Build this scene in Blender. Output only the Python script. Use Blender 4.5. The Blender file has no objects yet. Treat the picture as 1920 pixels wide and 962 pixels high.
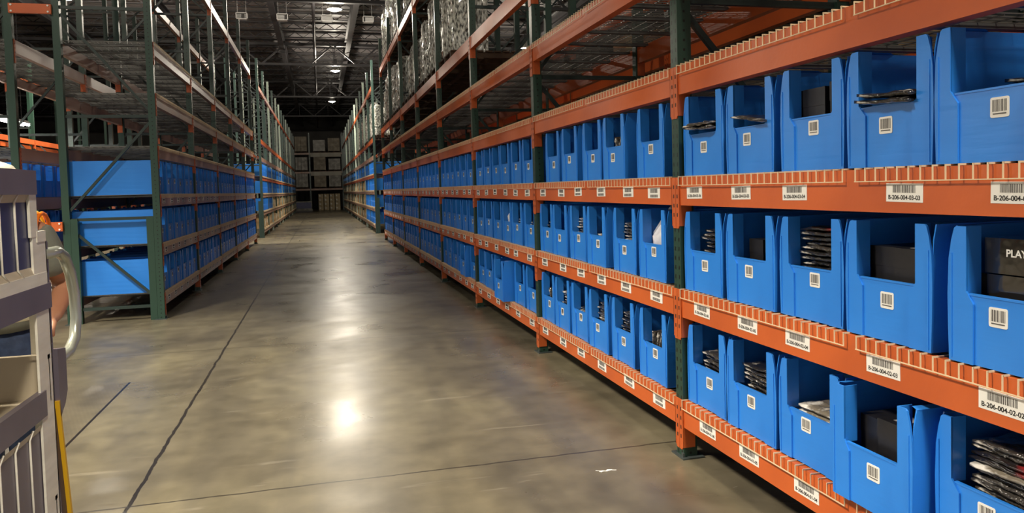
import bpy, math, random
from mathutils import Vector, Matrix
PI = math.pi
R = math.radians
C = bpy.context.scene.collection
S = bpy.context.scene

# ------------------------------------------------------------------ camera
F_PX, YAW, PITCH, ROLL, PPY = 1400.0, .2502, .0451, .0267, 414.7
cam_d = bpy.data.cameras.new('camera')
cam_d.sensor_fit = 'HORIZONTAL'; cam_d.sensor_width = 36
cam_d.lens = F_PX/1920*36
cam_d.shift_y = -(481-PPY)/1920
cam_d.clip_start = .05; cam_d.clip_end = 300
cam = bpy.data.objects.new('camera', cam_d); C.objects.link(cam)
fw = Vector((math.sin(YAW)*math.cos(PITCH), math.cos(YAW)*math.cos(PITCH), -math.sin(PITCH)))
rt = Vector((math.cos(YAW), -math.sin(YAW), 0)); up = rt.cross(fw)
m = Matrix((rt, up, -fw)).transposed()
m = m @ Matrix.Rotation(-ROLL, 3, 'Z')
cam.matrix_world = Matrix.Translation((0, 0, 1.5)) @ m.to_4x4()
S.camera = cam
S.view_settings.view_transform = 'Standard'; S.view_settings.look = 'None'
S.view_settings.gamma = 1; S.view_settings.use_curve_mapping = False
S.view_settings.exposure = 1.0
S.cycles.use_denoising = True
S.cycles.max_bounces = 7; S.cycles.diffuse_bounces = 3; S.cycles.glossy_bounces = 3
S.cycles.transmission_bounces = 3; S.cycles.transparent_max_bounces = 8
S.cycles.sample_clamp_indirect = 4

# ------------------------------------------------------------------ world
W = bpy.data.worlds.new('world'); S.world = W; W.use_nodes = True
W.node_tree.nodes['Background'].inputs[0].default_value = (1, .97, .92, 1)
W.node_tree.nodes['Background'].inputs[1].default_value = .27  # soft fill light, let in by leaving out the wall behind the camera
LAMP_W = dict(near=3500, back=1100, aisle=880, far=250, side=1100, strip=60, low=110)

# ------------------------------------------------------------------ materials
MATS = {}
def mat(name, col, rough=.5, metal=0., spec=.5, noise=None, bump=None, emit=None, coat=0., alpha=1.):
    """noise=(scale, colour2, low, high[, stretch]); bump=(scale, strength[, stretch])"""
    if name in MATS: return MATS[name]
    M = bpy.data.materials.new(name); M.use_nodes = True; nt = M.node_tree; N = nt.nodes; L = nt.links
    b = N['Principled BSDF']
    b.inputs['Base Color'].default_value = (*col, 1); b.inputs['Roughness'].default_value = rough
    b.inputs['Metallic'].default_value = metal; b.inputs['Specular IOR Level'].default_value = spec
    b.inputs['Coat Weight'].default_value = coat; b.inputs['Coat Roughness'].default_value = .08
    b.inputs['Alpha'].default_value = alpha
    tc = N.new('ShaderNodeTexCoord')
    def tex(scale, stretch, detail=3):
        mp = N.new('ShaderNodeMapping'); mp.inputs['Scale'].default_value = stretch
        L.new(tc.outputs['Object'], mp.inputs[0])
        n = N.new('ShaderNodeTexNoise'); n.inputs['Scale'].default_value = scale; n.inputs['Detail'].default_value = detail
        L.new(mp.outputs[0], n.inputs['Vector']); return n
    if noise:
        n = tex(noise[0], noise[4] if len(noise) > 4 else (1, 1, 1))
        r = N.new('ShaderNodeValToRGB')
        r.color_ramp.elements[0].position = noise[2]; r.color_ramp.elements[1].position = noise[3]
        r.color_ramp.elements[0].color = (*col, 1); r.color_ramp.elements[1].color = (*noise[1], 1)
        L.new(n.outputs['Fac'], r.inputs[0]); L.new(r.outputs[0], b.inputs['Base Color'])
    if bump:
        n = tex(bump[0], bump[2] if len(bump) > 2 else (1, 1, 1))
        bp = N.new('ShaderNodeBump'); bp.inputs['Strength'].default_value = bump[1]; bp.inputs['Distance'].default_value = .02
        L.new(n.outputs['Fac'], bp.inputs['Height']); L.new(bp.outputs[0], b.inputs['Normal'])
    if emit:
        b.inputs['Emission Color'].default_value = (*emit[0], 1); b.inputs['Emission Strength'].default_value = emit[1]
    MATS[name] = M; return M

def s2l(*c):
    return tuple(((x/255+.055)/1.055)**2.4 if x > 10 else x/255/12.92 for x in c)

BLUE = mat('blue corrugated plastic', s2l(48, 136, 232), .34, noise=(2.5, s2l(40, 126, 222), .35, .7), bump=(4, .05, (1, 1, 8)))
ORANGE = mat('orange rack paint', s2l(204, 98, 44), .4, noise=(1.8, s2l(188, 88, 40), .4, .65), bump=(30, .04))
ORANGE_D = mat('backlight tinted orange rack paint', s2l(178, 142, 124), .36, noise=(1.6, s2l(160, 124, 108), .35, .7), bump=(30, .04))  # duller orange; greyish pink of backlight and sheen put into the colour
WIRE = mat('cream coated wire', s2l(222, 200, 164), .4)
GALV = mat('galvanised deck channel', s2l(112, 112, 110), .45, metal=.3, noise=(9, s2l(90, 90, 88), .3, .7))
DARKG = mat('dark green brace steel', s2l(38, 52, 48), .4)
GALVB = mat('grey brace steel', s2l(84, 92, 92), .35, metal=.5)
PAPER = mat('white label paper', s2l(238, 236, 230), .55)
INK = mat('grey black barcode ink', s2l(90, 86, 84), .6)
INKT = mat('black printed ink', s2l(30, 28, 28), .6)
BLACKBOX = mat('black card box', s2l(24, 23, 24), .38, noise=(14, s2l(36, 34, 34), .4, .7))
GREYLAB = mat('grey box sticker', s2l(150, 148, 148), .5)
CARD = mat('brown cardboard', s2l(196, 165, 118), .75, noise=(3, s2l(172, 140, 98), .3, .7))
CARD2 = mat('pale cardboard', s2l(206, 188, 152), .75, noise=(3, s2l(176, 160, 128), .3, .7))
TAPE = mat('packing tape', s2l(160, 122, 70), .35)
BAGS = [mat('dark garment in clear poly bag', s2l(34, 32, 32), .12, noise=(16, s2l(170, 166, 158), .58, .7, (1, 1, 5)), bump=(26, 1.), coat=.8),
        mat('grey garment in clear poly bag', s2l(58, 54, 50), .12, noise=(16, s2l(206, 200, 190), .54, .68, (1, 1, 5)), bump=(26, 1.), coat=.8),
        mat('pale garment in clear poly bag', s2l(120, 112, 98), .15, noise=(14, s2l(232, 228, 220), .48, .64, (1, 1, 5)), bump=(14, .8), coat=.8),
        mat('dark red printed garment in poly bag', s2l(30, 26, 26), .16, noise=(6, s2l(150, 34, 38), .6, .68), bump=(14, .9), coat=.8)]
FILM = [mat('dark stretch film with painted sparkle', s2l(74, 76, 70), .14, noise=(26, s2l(250, 252, 242), .38, .6, (1.5, 1.5, .6)), bump=(26, 1., (1.5, 1.5, .6)), coat=1.),  # white noise paints sparkling highlights into the streaky film colours
        mat('grey stretch film with painted sparkle', s2l(100, 98, 90), .18, noise=(22, s2l(250, 250, 242), .38, .62, (1.5, 1.5, .5)), bump=(10, 1., (2, 2, .8)), coat=.7)]
PALLETW = mat('pallet wood', s2l(84, 64, 46), .8, noise=(6, s2l(64, 48, 36), .3, .7, (1, 8, 1)))
ALU = mat('brushed aluminium', s2l(240, 236, 222), .36, metal=.0, noise=(6, s2l(222, 218, 204), .3, .7, (1, 1, 6)), bump=(20, .06))
ALU_P = mat('lavender grey painted sheet', s2l(122, 114, 124), .36, metal=.2, noise=(5, s2l(104, 97, 108), .3, .75))
ALU_N = mat('slate blue painted sheet', s2l(58, 62, 100), .32, metal=.2, noise=(7, s2l(78, 80, 108), .35, .75))
TUBE = mat('brushed steel tube', s2l(176, 180, 168), .28, metal=.55)
BEIGE = mat('beige tray and lit bevel sheet', s2l(186, 174, 152), .4, metal=.15)
YELLOW = mat('yellow bumper', s2l(226, 176, 36), .45)
BROWN = mat('brown rubber edge', s2l(84, 66, 56), .6)
STEELD = mat('dark ceiling steel', s2l(62, 60, 62), .5, noise=(2, s2l(48, 46, 48), .3, .7))
CONC_W = mat('grey wall panel', s2l(92, 90, 86), .8, noise=(1, s2l(78, 76, 74), .3, .7))

def perforated(name, col):
    """painted post steel with the teardrop slots of pallet rack uprights"""
    M = mat(name, col, .36, bump=(30, .04)); nt = M.node_tree; N = nt.nodes; L = nt.links
    b = N['Principled BSDF']
    tc = [n for n in N if n.type == 'TEX_COORD'][0]
    sep = N.new('ShaderNodeSeparateXYZ'); L.new(tc.outputs['Object'], sep.inputs[0])
    def m(op, a, bb=None, c=None):
        n = N.new('ShaderNodeMath'); n.operation = op
        for i, v in enumerate((a, bb, c)):
            if v is None: continue
            if isinstance(v, (int, float)): n.inputs[i].default_value = v
            else: L.new(v, n.inputs[i])
        return n.outputs[0]
    z = m('ABSOLUTE', m('SUBTRACT', m('MODULO', sep.outputs['Z'], .0508), .0254))
    zok = m('LESS_THAN', z, .011)
    ya = m('ABSOLUTE', m('SUBTRACT', m('ABSOLUTE', sep.outputs['Y']), .021)); yok = m('LESS_THAN', ya, .006)
    # front face (x < 0.003) slots in two columns
    fr = m('LESS_THAN', sep.outputs['X'], .003)
    a = m('MULTIPLY', m('MULTIPLY', zok, yok), fr)
    # side faces: one column of holes in the middle of the depth
    side = m('GREATER_THAN', m('ABSOLUTE', sep.outputs['Y']), .0385)
    xm = m('ABSOLUTE', m('SUBTRACT', sep.outputs['X'], .04)); xok = m('LESS_THAN', xm, .006)
    z2 = m('LESS_THAN', z, .0065)
    bb = m('MULTIPLY', m('MULTIPLY', z2, xok), side)
    f = m('MAXIMUM', a, bb)
    mix = N.new('ShaderNodeMix'); mix.data_type = 'RGBA'
    L.new(f, mix.inputs[0]); mix.inputs[6].default_value = (*col, 1); mix.inputs[7].default_value = (.004, .004, .004, 1)
    L.new(mix.outputs[2], b.inputs['Base Color'])
    return M
GREEN = perforated('dark green post paint', s2l(40, 66, 54))
GREEN_B = perforated('grey teal post paint', s2l(62, 84, 78))

PALEG = perforated('lamplit pale post paint', s2l(168, 184, 170))  # lit copy of the far post paint, lamplight put into its colour
def floor_material():
    M = bpy.data.materials.new('polished concrete'); M.use_nodes = True; nt = M.node_tree; N = nt.nodes; L = nt.links
    b = N['Principled BSDF']; tc = N.new('ShaderNodeTexCoord')
    def noise(sc, det=4, st=(1, 1, 1), dist=0):
        mp = N.new('ShaderNodeMapping'); mp.inputs['Scale'].default_value = st; L.new(tc.outputs['Object'], mp.inputs[0])
        n = N.new('ShaderNodeTexNoise'); n.inputs['Scale'].default_value = sc; n.inputs['Detail'].default_value = det
        n.inputs['Distortion'].default_value = dist; L.new(mp.outputs[0], n.inputs['Vector']); return n.outputs['Fac']
    def ramp(fac, stops):
        r = N.new('ShaderNodeValToRGB'); e = r.color_ramp.elements
        while len(e) < len(stops): e.new(.5)
        for q, (p, c) in zip(e, stops): q.position = p; q.color = (*c, 1)
        L.new(fac, r.inputs[0]); return r.outputs[0]
    def mixc(f, a, c, mode='MIX'):
        n = N.new('ShaderNodeMix'); n.data_type = 'RGBA'; n.blend_type = mode
        if isinstance(f, (int, float)): n.inputs[0].default_value = f
        else: L.new(f, n.inputs[0])
        for i, v in ((6, a), (7, c)):
            if isinstance(v, tuple): n.inputs[i].default_value = (*v, 1)
            else: L.new(v, n.inputs[i])
        return n.outputs[2]
    def m(op, a, bb=None):
        n = N.new('ShaderNodeMath'); n.operation = op
        for i, v in enumerate((a, bb)):
            if v is None: continue
            if isinstance(v, (int, float)): n.inputs[i].default_value = v
            else: L.new(v, n.inputs[i])
        return n.outputs[0]
    base = ramp(noise(.55, 5, dist=.6), [(.3, s2l(90, 84, 70)), (.5, s2l(112, 105, 87)), (.72, s2l(128, 121, 98))])
    fine = ramp(noise(5, 6), [(.3, (.7, .7, .7)), (.7, (1.08, 1.08, 1.08))])
    col = mixc(1., base, fine, 'MULTIPLY')
    streak = ramp(noise(1.4, 4, (2.2, .35, 1), .4), [(.35, (.78, .78, .82)), (.7, (1.12, 1.1, 1.04))])
    col = mixc(1., col, streak, 'MULTIPLY')
    scuff = ramp(noise(7, 5, (.25, 2.5, 1), 1.2), [(.66, (0, 0, 0)), (.74, (1, 1, 1))])
    col = mixc(m('MULTIPLY', scuff, .18), col, s2l(168, 160, 142))
    sep = N.new('ShaderNodeSeparateXYZ'); L.new(tc.outputs['Object'], sep.inputs[0]); X, Y = sep.outputs['X'], sep.outputs['Y']
    wob = m('MULTIPLY', m('SUBTRACT', noise(6, 4), .5), .03)
    rag = noise(30, 3)
    def joint(coord, at, w, period=None):
        v = m('ADD', m('SUBTRACT', coord, at), wob)
        if period: v = m('SUBTRACT', m('FLOORED_MODULO', m('ADD', v, period/2), period), period/2)
        return m('LESS_THAN', m('ABSOLUTE', v), m('MULTIPLY', m('ADD', rag, .5), w))
    j = m('MAXIMUM', joint(X, -.96, .010, 7.6), m('MULTIPLY', joint(Y, 3.92, .007, 3.8), .8))
    col = mixc(j, col, s2l(40, 36, 32))
    # hatch cut: darker rectangular repair with a seam on its right side
    inx = m('MULTIPLY', m('GREATER_THAN', X, -2.6), m('LESS_THAN', X, -1.55))
    iny = m('MULTIPLY', m('GREATER_THAN', Y, 4.3), m('LESS_THAN', Y, 6.6))
    patch = m('MULTIPLY', inx, iny)
    wv = m('ABSOLUTE', m('SINE', m('MULTIPLY', m('ADD', X, m('MULTIPLY', Y, .35)), 120)))
    col = mixc(m('MULTIPLY', patch, m('ADD', m('MULTIPLY', wv, .15), .12)), col, s2l(70, 62, 54))
    seam = m('MULTIPLY', m('LESS_THAN', m('ABSOLUTE', m('ADD', X, 1.555)), .009), iny)
    col = mixc(seam, col, s2l(34, 29, 25))
    L.new(col, b.inputs['Base Color'])
    rg = ramp(noise(1.1, 5, dist=.8), [(.3, (.25, .25, .25)), (.7, (.4, .4, .4))])
    rgm = m('ADD', rg, m('MULTIPLY', scuff, .08))
    L.new(rgm, b.inputs['Roughness'])
    b.inputs['Specular IOR Level'].default_value = .42
    bp = N.new('ShaderNodeBump'); bp.inputs['Strength'].default_value = .12; bp.inputs['Distance'].default_value = .01
    L.new(noise(3, 5), bp.inputs['Height']); L.new(bp.outputs[0], b.inputs['Normal'])
    return M

def deck_material():
    M = mat('ribbed roof deck', s2l(138, 134, 134), .55); nt = M.node_tree; N = nt.nodes; L = nt.links
    tc = [n for n in N if n.type == 'TEX_COORD'][0]
    w = N.new('ShaderNodeTexWave'); w.wave_type = 'BANDS'; w.bands_direction = 'Y'; w.inputs['Scale'].default_value = 1.6
    L.new(tc.outputs['Object'], w.inputs['Vector'])
    bp = N.new('ShaderNodeBump'); bp.inputs['Strength'].default_value = .8; bp.inputs['Distance'].default_value = .04
    L.new(w.outputs['Fac'], bp.inputs['Height']); L.new(bp.outputs[0], N['Principled BSDF'].inputs['Normal'])
    return M

# ------------------------------------------------------------------ mesh helpers
class MB:
    def __init__(s): s.v = []; s.f = []; s.m = []
    def quad(s, pts, mi=0):
        b = len(s.v); s.v += [tuple(p) for p in pts]; s.f.append(tuple(range(b, b+len(pts)))); s.m.append(mi); return s
    def box(s, x0, x1, y0, y1, z0, z1, mi=0):
        b = len(s.v)
        s.v += [(x0, y0, z0), (x1, y0, z0), (x1, y1, z0), (x0, y1, z0), (x0, y0, z1), (x1, y0, z1), (x1, y1, z1), (x0, y1, z1)]
        for f in ((0, 3, 2, 1), (4, 5, 6, 7), (0, 1, 5, 4), (1, 2, 6, 5), (2, 3, 7, 6), (3, 0, 4, 7)):
            s.f.append(tuple(b+i for i in f)); s.m.append(mi)
        return s
    def bar(s, p, q, w, h=None, mi=0, upv=(0, 0, 1)):
        """rectangular bar between two points"""
        h = h or w; p = Vector(p); q = Vector(q); d = (q-p).normalized(); u = Vector(upv)
        if abs(d.dot(u)) > .98: u = Vector((1, 0, 0))
        a = d.cross(u).normalized()*w/2; c = a.cross(d).normalized()*h/2; b = len(s.v)
        for e in (p, q):
            for k in (-a-c, a-c, a+c, -a+c): s.v.append(tuple(e+k))
        for f in ((0, 1, 2, 3), (7, 6, 5, 4), (0, 4, 5, 1), (1, 5, 6, 2), (2, 6, 7, 3), (3, 7, 4, 0)):
            s.f.append(tuple(b+i for i in f)); s.m.append(mi)
        return s
    def tube(s, pts, r, n=10, mi=0, cap=True):
        pts = [Vector(p) for p in pts]; rs = r if isinstance(r, (list, tuple)) else [r]*len(pts)
        b = len(s.v); ref = None
        for i, p in enumerate(pts):
            d = (pts[min(i+1, len(pts)-1)]-pts[max(i-1, 0)]).normalized()
            if ref is None:
                ref = Vector((0, 0, 1)) if abs(d.z) < .9 else Vector((1, 0, 0))
            a = d.cross(ref).normalized(); c = a.cross(d).normalized(); ref = c
            for k in range(n):
                t = 2*PI*k/n; s.v.append(tuple(p+(a*math.cos(t)+c*math.sin(t))*rs[i]))
        for i in range(len(pts)-1):
            for k in range(n):
                k2 = (k+1) % n
                s.f.append((b+i*n+k, b+i*n+k2, b+(i+1)*n+k2, b+(i+1)*n+k)); s.m.append(mi)
        if cap:
            s.f.append(tuple(b+k for k in reversed(range(n)))); s.m.append(mi)
            e = b+(len(pts)-1)*n; s.f.append(tuple(e+k for k in range(n))); s.m.append(mi)
        return s
    def lathe(s, prof, c=(0, 0, 0), n=20, mi=0):
        b = len(s.v)
        for (r, z) in prof:
            for k in range(n):
                t = 2*PI*k/n; s.v.append((c[0]+r*math.cos(t), c[1]+r*math.sin(t), c[2]+z))
        for i in range(len(prof)-1):
            for k in range(n):
                k2 = (k+1) % n
                s.f.append((b+i*n+k, b+i*n+k2, b+(i+1)*n+k2, b+(i+1)*n+k)); s.m.append(mi)
        return s
    def prism(s, poly, axis, t0, t1, mi=0):
        """poly of 2-D points extruded along axis ('x': points are y,z; 'y': x,z)"""
        b = len(s.v); n = len(poly)
        for t in (t0, t1):
            for (a, c) in poly: s.v.append((t, a, c) if axis == 'x' else (a, t, c) if axis == 'y' else (a, c, t))
        s.f.append(tuple(b+i for i in range(n))); s.m.append(mi)
        s.f.append(tuple(b+n+i for i in reversed(range(n)))); s.m.append(mi)
        for i in range(n):
            j = (i+1) % n; s.f.append((b+i, b+n+i, b+n+j, b+j)); s.m.append(mi)
        return s
    def mesh(s, name, mats, smooth=False):
        me = bpy.data.meshes.new(name); me.from_pydata(s.v, [], s.f)
        for q in (mats if isinstance(mats, (list, tuple)) else [mats]): me.materials.append(q)
        me.polygons.foreach_set('material_index', s.m)
        if smooth: me.polygons.foreach_set('use_smooth', [True]*len(s.f))
        me.update()
        import bmesh
        bm = bmesh.new(); bm.from_mesh(me); bmesh.ops.recalc_face_normals(bm, faces=bm.faces); bm.to_mesh(me); bm.free()
        return me

def obj(name, me, parent=None, loc=(0, 0, 0), rz=0, rot=None):
    o = bpy.data.objects.new(name, me); C.objects.link(o)
    if parent is not None: o.parent = parent
    o.location = loc; o.rotation_euler = rot if rot else (0, 0, rz); return o
def tag(o, label=None, cat=None, group=None, kind=None):
    if label: o['label'] = label
    if cat: o['category'] = cat
    if group: o['group'] = group
    if kind: o['kind'] = kind
    return o
def struct(name, me, **k): return tag(obj(name, me, **k), kind='structure')
ORD = ['first', 'second', 'third', 'fourth', 'fifth', 'sixth', 'seventh', 'eighth', 'ninth', 'tenth', 'eleventh', 'twelfth', 'thirteenth', 'fourteenth']
rnd = random.Random(4)

# ------------------------------------------------------------------ layout numbers
XR, XL = 1.868, -1.898          # aisle faces of the two rack rows
BAY = 2.76; DEP = 1.07
ZT = [.32, .925, 1.53, 2.12, 2.76, 3.38, 5.2]   # beam tops
YR = 3.70                       # a post line of the right rack
YL = 9.92                       # end of the left rack
Y2 = 26.85                      # start of the far racks behind the cross aisle
HT = 6.1

# ------------------------------------------------------------------ the building
fl = struct('floor', MB().box(-30, 22, -14, 78, -.2, 0).mesh('floor', floor_material()))
struct('ceiling', MB().box(-30, 22, -14, 78, 9., 9.15).mesh('ceiling', deck_material()))
struct('wall_back', MB().box(-30, 22, 78, 78.2, 0, 9).mesh('wall_back', CONC_W))
struct('wall_right', MB().box(22, 22.2, -14, 78, 0, 9).mesh('wall_right', CONC_W))
struct('wall_left', MB().box(-30.2, -30, -14, 78, 0, 9).mesh('wall_left', CONC_W))
# joists, girders and trusses under the roof
jm = MB(); jm.box(-29.9, 21.9, -.04, .04, .22, .28); jm.box(-29.9, 21.9, -.03, .03, -.02, .02)
x = -29.9
while x < 21: jm.bar((x, 0, 0), (x+.35, 0, .24), .03); jm.bar((x+.35, 0, .24), (x+.7, 0, 0), .03); x += .7
jme = jm.mesh('ceiling joist', STEELD)
y = 4.0
while y < 77: struct('trim_joist', jme, loc=(0, y, 8.71)); y += 1.9
for gx in (-9.6, -5.5, -1.45, 1.5, 5.6, 9.7):
    g = MB(); g.box(gx-.11, gx+.11, -13.9, 77.9, 8.16, 8.2); g.box(gx-.015, gx+.015, -13.9, 77.9, 8.2, 8.66); g.box(gx-.11, gx+.11, -13.9, 77.9, 8.64, 8.68)
    struct('trim_girder', g.mesh('girder', STEELD))
struct('trim_pipe', MB().tube([(0.0, -13.9, 8.05), (0.0, 77.9, 8.05)], .06, 10).mesh('sprinkler pipe', STEELD, True))
tm = MB(); tm.box(-29.9, 21.9, -.09, .09, -.05, .05); tm.box(-29.9, 21.9, -.12, .12, .88, 1.0)
x = -29.6
while x < 20.4: tm.bar((x, 0, .95), (x+1.1, 0, 0), .07); tm.bar((x+1.1, 0, 0), (x+2.2, 0, .95), .07); tm.bar((x+2.2, 0, .95), (x+2.2, 0, .0), .035); x += 2.2
tme = tm.mesh('truss', STEELD)
for y in (12.4, 24.9, 37.2, 49.6, 62.):
    struct('trim_truss', tme, loc=(-.35, y, 7.62))

# ------------------------------------------------------------------ lamps
def high_bay(x, y, z, power, label, size=R(95), col=(1, .9, .74), soft=.2, glow=.12):
    t = bpy.data.objects.new('high_bay_lamp', None); C.objects.link(t); t.location = (x, y, z)
    tag(t, label, 'lamp', 'high bay lamps under the roof')
    sh = MB(); sh.lathe([(.05, .34), (.09, .32), (.13, .2), (.24, .04), (.25, 0), (.235, .0), (.12, .19), (.05, .3)], n=24)
    obj('lamp_shade', sh.mesh('lamp shade', mat('spun aluminium reflector', s2l(200, 200, 190), .3, metal=.6), True), t)
    bx = MB(); bx.box(-.09, .09, -.09, .09, .34, .58); bx.tube([(0, 0, .58), (0, 0, 8.98-z)], .012, 6)
    obj('ballast_box', bx.mesh('ballast box', STEELD), t)
    bu = MB(); bu.lathe([(.001, -.08), (.12, -.04), (.19, .0), (.225, .06), (.001, .09)], n=20)
    obj('lamp_lens', bu.mesh('lamp lens', mat('glowing lamp lens', (1, 1, 1), .4, emit=((1, .93, .8), 30)), True), t)
    ld = bpy.data.lights.new('high bay light', 'SPOT'); ld.energy = power; ld.color = col; ld.shadow_soft_size = soft
    ld.spot_size = size; ld.spot_blend = .5
    lo = bpy.data.objects.new('high_bay_light', ld); C.objects.link(lo); lo.parent = t; lo.location = (0, 0, -.04)
    pd = bpy.data.lights.new('lamp glow', 'POINT'); pd.energy = power*glow*1.6; pd.color = col; pd.shadow_soft_size = .12
    po = bpy.data.objects.new('lamp_glow', pd); C.objects.link(po); po.parent = t; po.location = (0, 0, -.2)
    return t
high_bay(.69, 25.9, 7.6, LAMP_W['aisle'], 'glowing high bay lamp hanging nearest over the aisle', soft=.8, glow=.2)
high_bay(.97, 38.9, 7.6, LAMP_W['aisle'], 'glowing high bay lamp farther down the aisle, lower in view', soft=.5, glow=.2)
high_bay(1.0, 52, 7.6, LAMP_W['far'], 'small dim high bay lamp far down the aisle')
high_bay(-4.7, 3.4, 7.6, LAMP_W['near'], 'high bay lamp above the cross aisle left of the viewer', R(106), soft=.6, glow=.04)
high_bay(1.2, -3.0, 7.6, LAMP_W['back'], 'high bay lamp behind the viewer, right of the other', R(112), soft=.6)
high_bay(-7.2, 25.5, 7.6, 3200, 'high bay lamp above the next aisle on the left', R(130))
high_bay(9.0, 12, 7.6, LAMP_W['side'], 'high bay lamp above the next aisle on the right', R(130))
high_bay(9.0, 32, 7.6, LAMP_W['side'], 'farther high bay lamp above the aisle on the right', R(130))
# tube fixture in the left cross aisle
STRIPS = []
def strip_light(x, y0, y1, z, power):
    t = bpy.data.objects.new('strip_light', None); C.objects.link(t); t.location = (x, (y0+y1)/2, z); L_ = y1-y0
    tag(t, 'long glowing tube light behind the left rack posts', 'light'); STRIPS.append(t)
    obj('housing', MB().prism([(-.09, .03), (.09, .03), (.04, .09), (-.04, .09)], 'y', -L_/2, L_/2).mesh('strip housing', mat('white enamel', s2l(220, 220, 215), .4)), t)
    for k, q in enumerate((-.045, .045)):
        obj('tube', MB().tube([(q, -L_/2, .01), (q, L_/2, .01)], .02, 10).mesh('tube', mat('glowing tube', (1, 1, 1), .4, emit=((1, .96, .88), 14)), True), t)
    c_ = MB()
    for q in (-L_/2+.2, L_/2-.2): c_.tube([(0, q, .09), (0, q, 8.98-z)], .005, 5)
    obj('hanging_wire', c_.mesh('hanging wire', STEELD), t)
    ld = bpy.data.lights.new('strip', 'AREA'); ld.shape = 'RECTANGLE'; ld.size = .15; ld.size_y = L_; ld.energy = power; ld.color = (1, .95, .86)
    lo = bpy.data.objects.new('strip_glow', ld); C.objects.link(lo); lo.parent = t; lo.location = (0, 0, -.03)
strip_light(-5.3, 11.0, 15.9, 2.9, LAMP_W['strip'])
for x_, y_, w_ in ((-6.6, 7.2, 'nearer'), (-8.4, 7.4, 'farther')):
    strip_light(x_, y_, y_+3.0, 3.1, LAMP_W['low'])  # unseen low tubes, added to light the near right bins from the left
    STRIPS[-1]['label'] = f'{w_} unseen tube light added left of the racks'
# small boxed fixtures between the joists
for i, x in enumerate((-2.55, -1.12, .49, 2.02)):
    f = MB(); f.box(-.2, .2, .1, .13, -.12, .12)
    for a, b_, c_, d in ((-.2, .2, -.12, -.1), (-.2, .2, .1, .12), (-.2, -.18, -.12, .12), (.18, .2, -.12, .12)): f.box(a, b_, -.12, .1, c_, d)
    for q in range(5): f.box(-.18, .18, -.02, .0, -.08+q*.04, -.075+q*.04, 1)
    for a in (-.15, .15): f.tube([(a, .05, .12), (a, .05, .95)], .006, 5)
    o = obj('heater_grille', f.mesh('ceiling grille', [mat('grey white grille', s2l(176, 174, 172), .5), STEELD]), loc=(x, 29.3, 8.05))
    tag(o, ['leftmost', 'second from the left', 'third from the left', 'rightmost'][i] + ' of four small boxed ceiling grilles', 'vent', 'boxed grilles under the roof')

# ------------------------------------------------------------------ rack parts (shared meshes; face at x=0, depth towards +x)
def post(mb, x0, x1, z0, z1, w=.04, mi=0): mb.box(x0, x1, -w, w, z0, z1, mi)
def frame_mesh(col, h, double=False):
    b = MB(); post(b, 0, .08, 0, h); post(b, DEP-.08, DEP, 0, h)
    if double: post(b, .082, .16, 0, 1.26); post(b, DEP-.16, DEP-.082, 0, 1.26)
    return b.mesh('upright posts', col)
def brace_meshes():
    out = []
    for z in (.17, 1.25, 2.48, 3.76, 4.95, 5.9): out.append(MB().box(.08, DEP-.08, -.015, .015, z-.018, z+.018))
    for (a, b) in (((0.08, .25), (1, 1.14)), ((.08, 2.4), (1, 1.36)), ((.08, 2.56), (1, 3.68)), ((.08, 4.87), (1, 3.84)), ((.08, 5.0), (1, 5.85))):
        out.append(MB().bar((a[0], 0, a[1]), (DEP-.08, 0, b[1]), .03, .03))
    return out
BR = [b.mesh('brace', DARKG) for b in brace_meshes()]
BRG = [b.mesh('brace', GALVB) for b in brace_meshes()]
FOOT = MB().box(-.02, .11, -.07, .07, 0, .008).box(-.01, .0, -.05, -.03, 0, .03).mesh('foot plate', GALVB)
def frame(rack, meshes, y, braces, side=1):
    f = obj('upright_frame', meshes, rack, (0, y, 0))
    for b in braces: obj('brace', b, f)
    obj('foot_plate', FOOT, f); obj('foot_plate', FOOT, f, (DEP-.09, 0, 0))
    return f
BL = BAY-.085
def beam_mesh(col):
    b = MB(); b.box(0.002, .035, -BL/2, BL/2, -.15, 0); b.box(.035, .062, -BL/2, BL/2, -.15, -.03)
    return b.mesh('beam', col)
def conn_mesh(col):
    b = MB()
    b.box(-.005, 0, -.036, -.001, -.262, 0); b.box(-.005, .066, -.0445, -.0412, -.262, 0); b.box(-.005, 0, -.0445, -.036, -.262, 0)
    b.prism([(-.036, -.262), (-.001, -.262), (-.001, -.275), (-.03, -.275)], 'x', -.005, 0)
    for z in (-.05, -.1, -.15, -.2): b.box(-.006, -.0049, -.024, -.014, z-.012, z+.008, 1)
    return b.mesh('beam connector', [col, mat('slot shadow steel', s2l(60, 36, 26), .6)])
def conn_mirror(col):
    b = MB()
    b.box(-.005, 0, .001, .036, -.262, 0); b.box(-.005, .066, .0412, .0445, -.262, 0); b.box(-.005, 0, .036, .0445, -.262, 0)
    b.prism([(.036, -.262), (.001, -.262), (.001, -.275), (.03, -.275)], 'x', -.005, 0)
    for z in (-.05, -.1, -.15, -.2): b.box(-.006, -.0049, .014, .024, z-.012, z+.008, 1)
    return b.mesh('beam connector', [col, mat('slot shadow steel', s2l(60, 36, 26), .6)])
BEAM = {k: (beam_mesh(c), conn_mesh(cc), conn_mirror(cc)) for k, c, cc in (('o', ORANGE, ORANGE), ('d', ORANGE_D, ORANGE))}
def beam(rack, y, z, key, rear=False, conns=True):
    """y is the bay centre"""
    me, c1, c2 = BEAM[key]
    o = obj('beam', me, rack, (DEP if rear else 0, y, z), PI if rear else 0)
    if conns:
        # connector at +y end sits on the post there, facing inwards
        obj('beam_connector', c1, o, (0, BL/2+.042, 0)); obj('beam_connector', c2, o, (0, -BL/2-.042, 0))
    return o
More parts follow.
